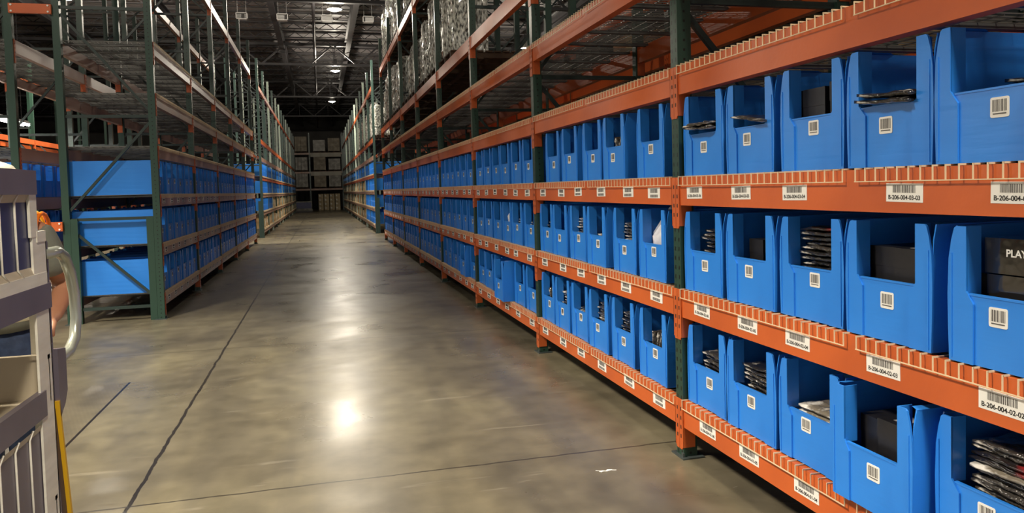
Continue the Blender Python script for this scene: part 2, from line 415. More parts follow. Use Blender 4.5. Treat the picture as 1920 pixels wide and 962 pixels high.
def deck_mesh():
    b = MB(); L = BAY/2-.085; w = .0017; n = 26
    for i in range(n+1):
        y = -L/2+L*i/n
        b.box(-.012, .03, y-w, y+w, 0, .0056); b.box(.03, DEP-.03, y-w, y+w, 0, .0056, 2); b.box(-.0145, -.0105, y-w, y+w, -.042, .0056)
    for k in range(12):
        x = -.0135+(DEP-.056)*k/11
        b.box(x-w, x+w, -L/2, L/2, -.0056, 0, 2) if k else b.box(-.0155, -.0115, -L/2-.003, L/2+.003, -.045, -.0415)
    for y in (-L/2+.15, 0, L/2-.15): b.box(.04, DEP-.042, y-.025, y+.025, -.0285, -.007, 1)
    return b.mesh('wire deck', [WIRE, GALV, mat('grey deck wire', s2l(112, 110, 106), .4, metal=.4)])
DECK = deck_mesh()
CH = MB().box(0, DEP, -.02, .02, -.03, 0).mesh('x', GALV)
def bar_code(b, x, y0, y1, z0, z1, seed, mi=1):
    r = random.Random(seed); y = y0
    while y < y1:
        w = r.choice((.0016, .0016, .003, .004)); b.box(x-.0006, x, y, min(y+w, y1), z0, z1, mi); y += w+r.choice((.0016, .002, .003))
def location_label(code=None, seed=0):
    b = MB(); w, h = .08, .031
    b.box(-.0012, 0, -w, w, -h, h, 0)
    bar_code(b, -.0012, -w*.6, w*.62, .0, h*.8, seed)
    if code:
        cu = bpy.data.curves.new('t', 'FONT'); cu.body = code; cu.size = .0205; cu.align_x = 'CENTER'; cu.offset = .0004
        to = bpy.data.objects.new('t', cu); C.objects.link(to)
        dg = bpy.context.evaluated_depsgraph_get(); me = bpy.data.meshes.new_from_object(to.evaluated_get(dg))
        # text must read left to right for someone facing +x: text x axis -> -y
        for p in me.polygons: b.quad([(-.0019, -me.vertices[v].co.x, me.vertices[v].co.y-.0225) for v in p.vertices], 2)
        bpy.data.objects.remove(to); bpy.data.curves.remove(cu)
    else:
        r = random.Random(seed+9); y = -w*.62
        while y < w*.62:
            q = r.uniform(.008, .012); b.box(-.0018, -.0012, y, y+q, -.026, -.010, 1); y += q+.004
    return b.mesh('location label', [PAPER, INK, INKT])
LOC = [location_label(None, s) for s in range(4)]
def bin_label(seed):
    b = MB(); w, h = .031, .029
    pts = []
    for (cx_, cz_, a0) in ((w-.006, h-.006, 0), (-w+.006, h-.006, 90), (-w+.006, -h+.006, 180), (w-.006, -h+.006, 270)):
        for k in range(4): a = R(a0+30*k); pts.append((cx_+.006*math.cos(a), cz_+.006*math.sin(a)))
    b.prism(pts, 'x', -.0012, 0, 0)
    bar_code(b, -.0012, -.023, .023, -.012, .022, seed)
    b.box(-.0018, -.0012, -.022, .022, -.02, -.0165, 1)
    return b.mesh('barcode label', [PAPER, INK])
BINLAB = [bin_label(s) for s in range(4)]

def bin_mesh(Wd, H=.415, D=.96, var=0):
    """open hopper front storage bin folded from corrugated plastic; front at x=0"""
    b = MB(); t = .005; w = Wd/2; r = random.Random(var)
    b.box(.01, D, -w+.004, w-.004, 0, t)
    # side walls, chamfered where they meet the front, bowed slightly outwards
    for sgn in (-1, 1):
        n = 8; prof = []
        for i in range(n+1):
            z = H*i/n; bow = .007*math.sin(PI*i/n)
            prof.append((z, w-.006+bow))
        for i in range(n):
            (z0, y0), (z1, y1) = prof[i], prof[i+1]
            x0 = .004 if z0 < H*.82 else .004+(z0-H*.82)*.25; x1 = .004 if z1 < H*.82 else .004+(z1-H*.82)*.25
            for (a, c_) in ((0, 0), (t, 0)):
                b.quad([(x0, sgn*(y0-a), z0), (D, sgn*(w-.004-a), z0), (D, sgn*(w-.004-a), z1), (x1, sgn*(y1-a), z1)])
            b.quad([(x0, sgn*y0, z0), (x0, sgn*(y0-t), z0), (x1, sgn*(y1-t), z1), (x1, sgn*y1, z1)])
        b.box(.03, D, min(sgn*(w-.004), sgn*(w-.009)), max(sgn*(w-.004), sgn*(w-.009)), H-.003, H)
        # folded rim lying outwards near the front corner
        b.quad([(.02, sgn*(w-.004), H), (.2, sgn*(w-.006), H), (.16, sgn*(w-.03), H+.004), (.03, sgn*(w-.036), H+.004)])
        # front flap with the waisted inner edge
        f = []
        lo = .092+r.uniform(-.006, .006); hi = .064+r.uniform(-.006, .006)
        f = [(w-.004, 0), (w-.004+.004, H*.25), (w-.004+.006, H*.5), (w-.004+.002, H*.76), (w-.012, H*.9), (w-.022, H*.985), (w-.03, H), (w-hi, H), (w-hi, H*.53), (w-lo, H*.44), (w-lo, 0)]
        b.prism([(sgn*a, z) for a, z in f], 'x', -.003, .004)
        # turned-in lip along the opening
        b.box(.002, .055, min(sgn*(w-hi), sgn*(w-hi+.004)), max(sgn*(w-hi), sgn*(w-hi+.004)), H*.5, H)
        # second fold line seen beside the flap
        b.box(-.006, -.003, min(sgn*(w-.012), sgn*(w-.016)), max(sgn*(w-.012), sgn*(w-.016)), .01, H*.8)
    b.box(.004, .010, -w+.006, w-.006, 0, H*.505)
    b.box(.002, .014, -w+.07, w-.07, H*.5, H*.515)
    b.box(D-.006, D, -w+.004, w-.004, 0, H)
    # hand hold tab standing at the back
    b.prism([(-.07, H), (.07, H), (.055, H+.018), (-.055, H+.018)], 'x', D-.006, D)
    return b
BINS = [bin_mesh(wd, var=i).mesh('storage bin', BLUE) for i, wd in enumerate((.395, .40, .405, .39))]
BINS_N = [bin_mesh(.375, var=7).mesh('storage bin', BLUE)]
BIN_COUNT = 0
def add_bin(side_x, sgn, y, z, label, group, k=0, off=0, lab=True, narrow=False, rz=0, loc_label_h=.155):
    """sgn +1: depth runs to +x (right racks)"""
    global BIN_COUNT
    BIN_COUNT += 1
    me = BINS_N[0] if narrow else BINS[k % 4]
    o = obj('storage_bin', me, None, (side_x+sgn*(.018+off), y, z+.0065), (0 if sgn > 0 else PI)+rz)
    tag(o, label, 'storage bin', group)
    if lab:
        obj('barcode_label', BINLAB[k % 4], o, (.0035, ((k*37) % 5-2)*.012, loc_label_h+((k*13) % 3-1)*.012))
    return o

def rack(name, X, sgn, y0, bays, label, levels, key, col, braces, rear=True, double_first=False, conns=True, h=HT, cat='pallet rack', decks=None, labels=None, rear_levels=None, pale=(), dull=()):
    """y0 is the first post line; rows run towards +y. Local frame flips for left racks."""
    t = bpy.data.objects.new(name, None); C.objects.link(t); t.location = (X, y0, 0); t.rotation_euler = (0, 0, 0 if sgn > 0 else PI)
    tag(t, label, cat)
    fm = frame_mesh(col, h); fd = frame_mesh(col, h, True) if double_first else fm
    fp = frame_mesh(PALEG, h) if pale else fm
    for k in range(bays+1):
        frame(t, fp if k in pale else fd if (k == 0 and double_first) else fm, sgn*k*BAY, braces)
    for k in range(bays):
        yc = sgn*(k+.5)*BAY
        for li in levels:
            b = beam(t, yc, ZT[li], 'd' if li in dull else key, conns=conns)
            if labels and li in labels: labels[li](b, k)
            if rear and (rear_levels is None or li in rear_levels): beam(t, yc, ZT[li], key, True, conns=conns and k < 4)
    return t
def decks(X, sgn, y0, bays, levels, where, group):
    for k in range(bays):
        for li in levels:
            for h_ in (0, 1):
                y = y0+(k+.25+.5*h_)*BAY+(-.0085 if h_ else .0085)
                o = obj('wire_deck', DECK, None, (X, y, ZT[li]+.0007), 0 if sgn > 0 else PI)
                tag(o, f'cream wire deck, {LEVEL[li]} of {where}, {ORD[k]} bay, {["near","far"][h_]} half', 'wire deck', group)
LEVEL = ['lowest shelf', 'second shelf', 'third shelf', 'fourth shelf', 'fifth shelf', 'sixth shelf', 'top shelf']

# ------------------------------------------------------------------ right rack, near section (first bay runs out of the frame)
RB = 8; YR0 = YR-BAY
lab_pos = {2: [(3.50, '06'), (3.06, '05'), (2.66, '04'), (2.07, '03'), (1.66, '02'), (1.22, '01')],
           1: [(3.44, '06'), (3.02, '05'), (2.65, '04'), (2.17, '03'), (1.70, '02'), (1.25, '01')],
           0: [(3.40, '06'), (3.02, '05'), (2.60, '04'), (2.17, '03'), (1.70, '02'), (1.25, '01')]}
lvl_code = {0: '01', 1: '02', 2: '03'}
far_labels = MB()
def lab_fn(li):
    def f(b, k):
        if k == 0:
            for y, n in lab_pos[li]:
                o = obj('location_label', location_label(f'B-206-004-{lvl_code[li]}-{n}', int(n)), b, (.0015, y-(YR0+BAY/2), -.082))
                o.rotation_euler = (rnd.uniform(-.02, .02), 0, 0)
        elif k < 6:
            for i in range(6):
                o = obj('location_label', LOC[(i+k) % 4], b, (.0015, -BL/2+.19+i*.452+rnd.uniform(-.05, .05), -.08+rnd.uniform(-.006, .006)))
                o.rotation_euler = (rnd.uniform(-.03, .03), 0, 0)
        else:
            for i in range(6):
                y = YR0-YR0+(k+.5)*BAY-BL/2+.19+i*.452+rnd.uniform(-.05, .05); z = ZT[li]-.08
                far_labels.box(-.0012, .0015, y-.09, y+.09, z-.032, z+.032)
    return f
rr = rack('pallet_rack', XR, 1, YR0, RB, 'long orange and green pallet rack of blue bins along the right side of aisle', [0, 1, 2, 3, 4, 5], 'o', GREEN, BR,
          labels={0: lab_fn(0), 1: lab_fn(1), 2: lab_fn(2)})
for k in range(3, RB):
    beam(rr, (k+.5)*BAY, ZT[6], 'o'); beam(rr, (k+.5)*BAY, ZT[6], 'o', True)
o = obj('location_label', far_labels.mesh('far location labels', PAPER), rr); o['kind'] = 'stuff'
decks(XR, 1, YR0, RB, [0, 1, 2, 3, 4], 'the right near rack', 'wire decks of the right near rack')

near_bins = {(2, 0): [3.445, 3.03, 2.58, 2.16, 1.745, 1.30], (1, 0): [3.445, 3.02, 2.60, 2.17, 1.70, 1.27], (0, 0): [3.445, 3.03, 2.61, 2.19, 1.77, 1.30],
             (2, 1): [4.06, 4.61, 5.02, 5.52, 5.99], (1, 1): [4.06, 4.49, 4.97, 5.39, 5.81, 6.21], (0, 1): [4.07, 4.54, 4.97, 5.39, 5.80, 6.20]}
bin_offs = {(0, 0, 3): -.055, (0, 1, 2): -.0, (0, 2, 2): -.10, (0, 3, 1): -.05, (2, 0, 4): -.01, (1, 0, 4): -.01}
BINPOS = {}
sh3 = ['bottom shelf', 'middle shelf', 'upper shelf']
for k in range(RB):
    for li in (0, 1, 2):
        ys = near_bins.get((li, k))
        if not ys: ys = [YR0+k*BAY+.272+i*.443+rnd.uniform(-.008, .008) for i in range(6)]
        if k == 0: ys = sorted(ys, reverse=True)
        for i, y in enumerate(ys):
            where = (f'{ORD[i]} before the near post' if k == 0 else f'{ORD[i]} of the {["","first","second","third","fourth","fifth","sixth","seventh"][k]} bay past the near post')
            off = bin_offs.get((li, k, i), rnd.uniform(-.004, .012))
            add_bin(XR, 1, y, ZT[li], f'blue bin, {sh3[li]}, right rack, {where}', 'blue bins on the right near rack', k*5+i+li*3, off, narrow=(k == 1), rz=rnd.uniform(-.006, .006))
            BINPOS[(li, k, i)] = (XR+.018+off, y, ZT[li]+.012)

# ------------------------------------------------------------------ left rack, near section
LB = 5
lfar = MB()
def lab_l(li):
    def f(b, k):
        for i in range(6):
            if k < 2:
                obj('location_label', LOC[(i+k) % 4], b, (.0015, -BL/2+.2+i*.452+rnd.uniform(-.04, .04), -.08))
            else:
                y = -((k+.5)*BAY-BL/2+.19+i*.452+rnd.uniform(-.05, .05)); z = ZT[li]-.08
                lfar.box(-.0012, .0015, y-.09, y+.09, z-.032, z+.032)
    return f
lr = rack('pallet_rack', XL, -1, YL, LB, 'green and dull orange pallet rack of blue bins, left side of the aisle', [0, 1, 2, 3, 4, 5, 6], 'd', GREEN, BR, double_first=True,
          labels={0: lab_l(0), 1: lab_l(1), 2: lab_l(2)})
o = obj('location_label', lfar.mesh('far location labels', mat('greyed label paper', s2l(170, 150, 140), .6)), lr); o['kind'] = 'stuff'
decks(XL, -1, YL, LB, [0, 1, 2, 3, 4, 5], 'the left near rack', 'wire decks of the left near rack')
for k in range(LB):
    for li in (0, 1, 2):
        for i in range(6):
            y = YL+k*BAY+.272+i*.443+rnd.uniform(-.008, .008)
            off = rnd.uniform(-.004, .012) if not (k == 0 and i == 0) else .02
            add_bin(XL, -1, y, ZT[li], f'blue bin, {sh3[li]} of left rack, {ORD[i]} bin of its {ORD[k]} bay', 'blue bins on the left near rack', k*5+i+li*3, off, rz=rnd.uniform(-.005, .005))
            BINPOS[('L', li, k, i)] = (XL-.018-off, y, ZT[li]+.012)

# second row standing back to back with it
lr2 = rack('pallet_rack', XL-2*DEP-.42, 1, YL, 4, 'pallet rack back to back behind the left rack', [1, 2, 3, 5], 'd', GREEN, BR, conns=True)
decks(XL-2*DEP-.42, 1, YL, 4, [1, 2, 3, 5], 'the rack behind the left rack', 'wire decks of the rear left rack')
for (z, u0) in ((1.18, 0), (3.72, 0)):
    sp = MB(); sp.box(-.22, .22, -.02, .02, -.055, .055)
    for a in (-.19, .19):
        for q in (-.035, .035): sp.tube([(a, -.03, q), (a, -.02, q)], .011, 8, 1)
    o = obj('row_spacer', sp.mesh('row spacer', [ORANGE, PAPER]), None, (XL-DEP-.21, YL-.06, z))
    tag(o, 'orange row spacer bolted between the left posts, ' + ('at waist height' if z < 2 else 'near the top of view'), 'bracket', 'row spacers')
rb = 0
for li in (1, 2):
    for i in range(5):
        y = YL+.275+i*.443
        add_bin(XL-DEP-.42, -1, y, ZT[li], f'blue bin seen between the left green posts, {["","lower","upper"][li]} shelf, {ORD[i]} from the aisle end', 'blue bins on the rack behind', i+li, .05, lab=False)
# third and fourth rows farther left, mostly upper levels showing
for n, (x, sg, lab_) in enumerate(((-8.6, -1, 'pallet rack across the next aisle on the left'), )):
    rk = rack('pallet_rack', x, sg, YL, 9, lab_, [1, 2, 3, 4, 5, 6], 'o', GREEN, [BRG[1], BRG[3], BRG[7], BRG[8]], rear=True, conns=True, rear_levels=(3, 4, 5))
    decks(x, sg, YL, 5, [3, 4, 5, 6], 'the rack across the left aisle', 'wire decks across the left aisle')

# ------------------------------------------------------------------ right: row behind, facing the next aisle
rr2 = rack('pallet_rack', XR+2*DEP+.25, -1, YR0-BAY, 9, 'orange pallet rack back to back behind the right rack', [3, 4, 5], 'o', GREEN, BR)
decks(XR+2*DEP+.25, -1, YR0-BAY, 9, [3, 4], 'the rack behind the right rack', 'wire decks of the rear right rack')
def carton_mesh(a, b_, h, m_=CARD):
    b = MB(); b.box(-a, a, -b_, b_, 0, h, 0); b.box(-a-.0008, a+.0008, -.025, .025, h-.06, h+.0008, 1); b.box(-a-.0008, a+.0008, -.025, .025, 0, .06, 1)
    b.box(-a-.001, -a, b_*.2, b_*.7, h*.35, h*.7, 2)
    return b.mesh('carton', [m_, TAPE, PAPER])
CART_M = [carton_mesh(.3, .24, .38), carton_mesh(.32, .3, .3, CARD2), carton_mesh(.28, .2, .42, CARD2), carton_mesh(.3, .27, .34)]
n = 0
for li, lv in ((3, 'lower'), (4, 'upper')):
    for i in range(22):
        if rnd.random() < .2: continue
        y = .3+i*.78+rnd.uniform(-.05, .05)
        if min(abs(((y-YR0)/BAY) % 1), abs(1-((y-YR0)/BAY) % 1))*BAY < .34: continue
        o = obj('carton', CART_M[rnd.randrange(4)], None, (XR+DEP+.25+.5, y, ZT[li]+.0065), rnd.uniform(-.04, .04))
        tag(o, f'brown carton behind the right rack, {lv} level, {ORD[min(13, n % 14)]} in its row', 'carton', 'cartons on the rack behind'); n += 1

# ------------------------------------------------------------------ far racks behind the cross aisle
FB = 13
FZ = [0, 1, 2, 3, 4, 5, 6]
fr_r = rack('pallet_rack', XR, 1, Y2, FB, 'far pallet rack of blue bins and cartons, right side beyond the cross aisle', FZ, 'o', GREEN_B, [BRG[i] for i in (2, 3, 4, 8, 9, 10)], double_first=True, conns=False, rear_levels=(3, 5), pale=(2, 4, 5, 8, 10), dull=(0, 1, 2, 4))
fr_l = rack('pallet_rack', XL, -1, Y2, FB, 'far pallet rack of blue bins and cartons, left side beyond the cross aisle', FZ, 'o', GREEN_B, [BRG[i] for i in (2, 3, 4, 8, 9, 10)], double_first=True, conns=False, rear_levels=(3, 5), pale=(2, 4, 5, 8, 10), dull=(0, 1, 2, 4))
stuff = MB()
def stuff_bin(X, sgn, y, z):
    w = .2; H = .415
    def bx(x0, x1, y0, y1, z0, z1): stuff.box(min(X+sgn*x0, X+sgn*x1), max(X+sgn*x0, X+sgn*x1), y+y0, y+y1, z+z0, z+z1)
    bx(.02, .03, -w, w, 0, .21); bx(.02, .9, -w, -w+.006, 0, H); bx(.02, .9, w-.006, w, 0, H); bx(.89, .9, -w, w, 0, H)
    bx(.02, .028, -w, -w+.06, .2, H); bx(.02, .028, w-.06, w, .2, H)
plan = []
for side, X, sgn in (('right', XR, 1), ('left', XL, -1)):
    for k in range(FB):
        for li in (0, 1, 2, 3):
            if side == 'right': isb = li == 3 or k < (2 if li < 2 else 2)
            else: isb = li >= 2 or (li == 1 and k < 2)
            plan.append((k, li, side, X, sgn, isb))
plan.sort(key=lambda p: p[0])
cartons = 0
for (k, li, side, X, sgn, isb) in plan:
    if isb:
        for i in range(6):
            y = Y2+k*BAY+.272+i*.443
            if BIN_COUNT < 300:
                add_bin(X, sgn, y, ZT[li], f'blue bin on the far {side} rack, {LEVEL[li]}, {ORD[k]} bay, {ORD[i]} bin', f'blue bins on the far {side} rack', i+k, .0, lab=False)
            else: stuff_bin(X, sgn, y, ZT[li]+.0065)
    else:
        for i in range(4):
            y = Y2+k*BAY+.38+i*.665
            o = obj('carton', CART_M[(i+k+li) % 4], None, (X+sgn*(.34), y, ZT[li]+.0065), (0 if sgn > 0 else PI)+rnd.uniform(-.05, .05))
            tag(o, f'pale carton on the far {side} rack, {LEVEL[li]}, {ORD[k]} bay, {ORD[i]} carton', 'carton', f'cartons on the far {side} rack'); cartons += 1
o = obj('storage_bins', stuff.mesh('distant bins', BLUE)); tag(o, 'rows of blue bins far down both sides of the aisle', 'storage bins', kind='stuff')
fd = MB()
for X, sgn in ((XR, 1), (XL, -1)):
    for k in range(FB):
        for li in (0, 1, 2, 3):
            for h_ in (0, 1):
                ya = Y2+k*BAY+.05+h_*(BAY/2-.02); z = ZT[li]+.001; L_ = BAY/2-.08
                for i in range(9):
                    x_ = X+sgn*(.0+i*.125); fd.box(x_-.004, x_+.004, ya, ya+L_, z, z+.004)
                for i in range(14):
                    y_ = ya+L_*i/13; fd.box(min(X-sgn*.012, X+sgn*1.03), max(X-sgn*.012, X+sgn*1.03), y_-.004, y_+.004, z, z+.0045)
                xa = X-sgn*.012; fd.box(min(xa, xa-sgn*.005), max(xa, xa-sgn*.005), ya, ya+L_, z-.045, z)
o = obj('wire_decks', fd.mesh('far wire decks', WIRE)); tag(o, 'wire decks of the far racks beyond the cross aisle', 'wire deck', kind='stuff')

# ------------------------------------------------------------------ wrapped rolls standing on the upper levels
def roll_mesh(r, h, seed):
    q = random.Random(seed); b = MB(); n = 14; rows = 16; base = len(b.v)
    for i in range(rows+1):
        z = h*i/rows; rr_ = r*(1+.0*z)
        if i == 0: rr_ = r*.86
        if i >= rows-1: rr_ = r*(.93 if i == rows-1 else .6)
        for k in range(n):
            t = 2*PI*k/n; d = rr_*(1+q.uniform(-.07, .07)); b.v.append((d*math.cos(t), d*math.sin(t), z))
    for i in range(rows):
        for k in range(n): b.f.append((i*n+k, i*n+(k+1) % n, (i+1)*n+(k+1) % n, (i+1)*n+k)); b.m.append(0)
    b.f.append(tuple(range(n-1, -1, -1))); b.m.append(0); b.f.append(tuple(rows*n+k for k in range(n))); b.m.append(0)
    return b.mesh('wrapped roll', FILM[seed % 2])
ROLLS = [(h, roll_mesh(.14+.014*(i % 2), h, i)) for i, h in enumerate((.95, 1.22, 1.08, 1.3, 1.0, 1.15, 1.4, 1.65, 1.5))]
PAL = MB()
for y in (-.5, 0, .5): PAL.box(.0, 1.0, y-.045, y+.045, .02, .1)
for i in range(8): PAL.box(i*.13, i*.13+.09, -.58, .58, .1, .12)
for i in (0, 3, 7): PAL.box(i*.13, i*.13+.09, -.58, .58, 0, .02)
PALM = PAL.mesh('pallet', PALLETW)
def pallet_of_rolls(X, sgn, yc, li, lab_, seed):
    q = random.Random(seed)
    p = obj('pallet', PALM, None, (X+sgn*.03, yc, ZT[li]+.001), 0 if sgn > 0 else PI)
    tag(p, f'wooden pallet under wrapped rolls, {lab_}', 'pallet', 'pallets under wrapped rolls')
    c = 0
    for ix in (.19, .62):
        for iy in (-.42, .0, .42):
            if q.random() < (.45 if ix > .5 else .1): continue
            h, me = ROLLS[q.randrange(6) if li == 5 else 6+q.randrange(3)]
            o = obj('wrapped_roll', me, None, (X+sgn*(ix+.03), yc+iy+q.uniform(-.02, .02), ZT[li]+.121), q.uniform(0, 6))
            tag(o, f'film wrapped roll, {lab_}, {ORD[c]} roll', 'wrapped roll', 'wrapped rolls on the upper rack levels'); c += 1
s = 0
for k in range(4, RB):
    for j in (-.66, .66):
        s += 1; pallet_of_rolls(XR, 1, YR0+(k+.5)*BAY+j, 5, f'right rack, {ORD[k-4]} bay, {"near" if j < 0 else "far"} pallet', s)
        if k >= 5: pallet_of_rolls(XR, 1, YR0+(k+.5)*BAY+j, 6, f'right rack top, {ORD[k-4]} bay, {"near" if j < 0 else "far"} pallet', s+40)
pallet_of_rolls(XR, 1, YR0+3.5*BAY+.68, 5, 'nearest pallet of the right rack', 77)
for k in range(0, 4):
    for j in (-.66, .66):
        s += 1; pallet_of_rolls(XR, 1, Y2+(k+.5)*BAY+j, 5, f'far right rack, {ORD[k]} bay, {"near" if j < 0 else "far"} pallet', s)

# ------------------------------------------------------------------ rack and loads closing the aisle
YB = 66.
bk = bpy.data.objects.new('pallet_rack', None); C.objects.link(bk); bk.location = (0, YB, 0); tag(bk, 'dim pallet rack of wrapped loads across the far end of the aisle', 'pallet rack')
for x in (-6.2, -3.5, -.78, 1.95, 4.7):
    obj('upright_frame', MB().box(x-.05, x+.05, 0, .08, 0, 6.6).box(x-.05, x+.05, 1., 1.08, 0, 6.6).bar((x, .04, .3), (x, 1.04, 1.6), .03).bar((x, .04, 3), (x, 1.04, 1.6), .03).mesh('far frame', GREEN_B), bk)
for z in (3.3, 4.9):
    obj('sign_board', MB().box(-.7, 1.85, -.03, -.012, z-.36, z-.02).mesh('pale board', mat('pale sheet board', s2l(190, 186, 172), .6)), bk)
for z, mt in ((1.85, ORANGE_D), (3.3, CARD2), (4.9, CARD2)):
    for a in (-6.15, -3.45, -.73, 2.0):
        obj('beam', MB().box(a, a+2.65, -.01, .05, z-.15, z).mesh('far beam', ORANGE_D), bk)
        obj('shelf_board', MB().box(a, a+2.65, .05, 1.05, z-.03, z-.0).mesh('far board', CARD2), bk)
def load(x, z, w, h, m_, label, y=YB+.5, d=.9):
    b = MB(); b.box(-w/2, w/2, -d/2, d/2, .0, .03, 1)
    for q in (-w/2, -.05, w/2-.1): b.box(q, q+.1, -d/2, d/2, .03, .11, 1)
    b.box(-w/2, w/2, -d/2, d/2, .11, .14, 1)
    o = obj('pallet_load', b.mesh('load pallet', [m_, PALLETW]), None, (x, y, z)); tag(o, label, 'pallet load')
    c = MB(); nz = max(2, int(h/.34)); nx = 2
    r_ = random.Random(x*7+z)
    for i in range(nz):
        for j in range(nx):
            c.box(-w/2+.03+j*(w-.06)/nx+.004, -w/2+.03+(j+1)*(w-.06)/nx-.004, -d/2+.02+r_.uniform(0, .03), d/2-.02, .14+i*h/nz+.003, .14+(i+1)*h/nz-.003)
    obj('wrapped_cartons', c.mesh('load', m_), o); return o
WR = mat('wrapped grey load', s2l(120, 116, 106), .4, noise=(3, s2l(170, 166, 156), .45, .7), bump=(6, .6))
WR2 = mat('wrapped tan load', s2l(128, 116, 94), .5, noise=(3, s2l(160, 150, 128), .45, .7), bump=(6, .5))
xs = [(-2.75, 'far left'), (-1.45, 'left'), (.05, 'middle'), (1.28, 'right'), (2.7, 'far right')]
for z, lv in ((1.851, 'lower shelf'), (3.301, 'middle shelf'), (4.901, 'top shelf')):
    for i, (x, nm) in enumerate(xs):
        load(x, z, 1.05, (.95, 1.1, 1.25)[(i+int(z)) % 3], (WR, WR2)[(i+int(z)) % 2], f'wrapped load on the end rack, {lv}, {nm} position')
BRK = carton_mesh(.22, .2, .34, CARD2)
c = 0
for lay in range(4):
    for i in range(4):
        o = obj('carton', BRK, None, (-.05+.46*i+.1, YB-.6, .002+lay*.345), PI/2)
        tag(o, f'pale carton in the floor stack at the aisle end, {ORD[lay]} layer, {ORD[i]} from left', 'carton', 'cartons stacked at the aisle end')
b = MB(); b.box(-.65, .65, -.5, .5, .12, .8); b.box(-.7, .7, -.5, .5, 0, .12); b.box(-.6, .6, -.52, -.5, .2, .7, 1)
o = obj('grey_crate', b.mesh('crate', [WR, ALU_N]), None, (-1.35, YB-.6, 0)); tag(o, 'low grey crate on the floor at the aisle end', 'crate')

# ------------------------------------------------------------------ contents of the near bins
def bag_mesh(seed, lx=.36, ly=.245, t=.019, m_=None, amp=.007):
    q = random.Random(seed); b = MB(); nx, ny = 13, 11
    def hz(u, v): return math.sin(u*9+seed)*math.cos(v*7+seed*2)*amp+q.uniform(-amp*.6, amp*.6)
    top = []; bot = []
    for i in range(nx+1):
        for j in range(ny+1):
            u, v = i/nx, j/ny; e = min(u, 1-u, v, 1-v); th = t*min(1, e*16+.45); wob = q.uniform(-.004, .004)
            h0 = hz(u, v)*.6
            top.append(((u-.0)*lx+wob, (v-.5)*ly+wob, t/2+th/2+h0)); bot.append(((u-.0)*lx+wob, (v-.5)*ly+wob, t/2-th/2+h0*.4))
    b.v = top+bot; nn = (nx+1)*(ny+1)
    for i in range(nx):
        for j in range(ny):
            a = i*(ny+1)+j; b.f.append((a, a+1, a+ny+2, a+ny+1)); b.f.append((nn+a, nn+a+ny+1, nn+a+ny+2, nn+a+1)); b.m += [0, 0]
    edge = [(i, 0) for i in range(nx)]+[(nx, j) for j in range(ny)]+[(i, ny) for i in range(nx, 0, -1)]+[(0, j) for j in range(ny, 0, -1)]
    for a, c_ in zip(edge, edge[1:]+edge[:1]):
        p, r_ = a[0]*(ny+1)+a[1], c_[0]*(ny+1)+c_[1]; b.f.append((p, nn+p, nn+r_, r_)); b.m.append(0)
    return b.mesh('garment bag', m_, True)
BAGM = [bag_mesh(i, m_=BAGS[i % 4]) for i in range(8)]
D_ = [0, 4]; G_ = [1, 5]; P_ = [2, 6]; RD = [3, 7]
where_txt = {}
def bin_where(key):
    if key[0] == 'L': return f'left {sh3[key[1]]}, {ORD[key[2]]} bay, {ORD[key[3]]} bin'
    li, k, i = key
    return f'right {sh3[li]}, {ORD[i]} bin ' + ('before post' if k == 0 else f'{ORD[k-1]} bay past post')
def stack(key, n, kinds, x=.03, dy=0, pitch=.021, z=0, tilt=0):
    bx, by, bz = BINPOS[key]; sg = -1 if key[0] == 'L' else 1
    if n > 6: n = round(n*1.1); pitch *= .93
    for i in range(n):
        o = obj('garment_bag', BAGM[kinds[rnd.randrange(len(kinds))]], None, (bx+sg*(max(x, .034 if z < .1 else -1)+rnd.uniform(.0, .03)), by+dy*.5+rnd.uniform(-.008, .008), bz+z+.008+i*pitch), rot=(rnd.uniform(-.04, .04)+tilt, rnd.uniform(-.02, .0), (0 if sg > 0 else PI)+rnd.uniform(-.03, .03)))
        tag(o, ('lone bagged garment' if n == 1 else f'bagged garment, {"bottom" if i == 0 else "topmost" if i == n-1 else ORD[min(i, 13)]} of stack')+(' upper layer' if z > .1 and n > 1 else '')+f', {bin_where(key)}', 'bagged garment', 'bagged garments in the bins')
def upright_bags(key, n, kinds, x=.03, dy=0, h=.26):
    bx, by, bz = BINPOS[key]
    for i in range(n):
        o = obj('garment_bag', BAGM[kinds[rnd.randrange(len(kinds))]], None, (bx+x+.03, by+dy-.1+i*.2/max(1, n-1), bz+.012), rot=(PI/2+rnd.uniform(-.1, .1), rnd.uniform(-.15, .05), rnd.uniform(-.05, .05)))
        o.location.z = bz+.15
        tag(o, f'upright bagged garment, {ORD[i]} in row, {bin_where(key)}', 'bagged garment', 'bagged garments in the bins')
def bbox_mesh(a, b_, h, sticker=False):
    b = MB(); b.box(0, a, -b_/2, b_/2, 0, h*.78, 0); b.box(-.0015, a+.0015, -b_/2-.0015, b_/2+.0015, h*.78, h, 0)
    if sticker: b.box(.03, .11, -b_/2+.03, b_/2-.04, h, h+.0008, 1)
    return b.mesh('black box', [BLACKBOX, GREYLAB])
def boxes(key, lst, cat='black box'):
    bx, by, bz = BINPOS[key]
    for n_, (x, y, z, a, b_, h, rz, stk) in enumerate(lst):
        o = obj('black_box', bbox_mesh(a, b_, h, stk), None, (bx+x+.03, by+y, bz+z+.001), rz)
        tag(o, f'black card box, {ORD[n_]}, {bin_where(key)}', 'box', 'black card boxes in the bins')
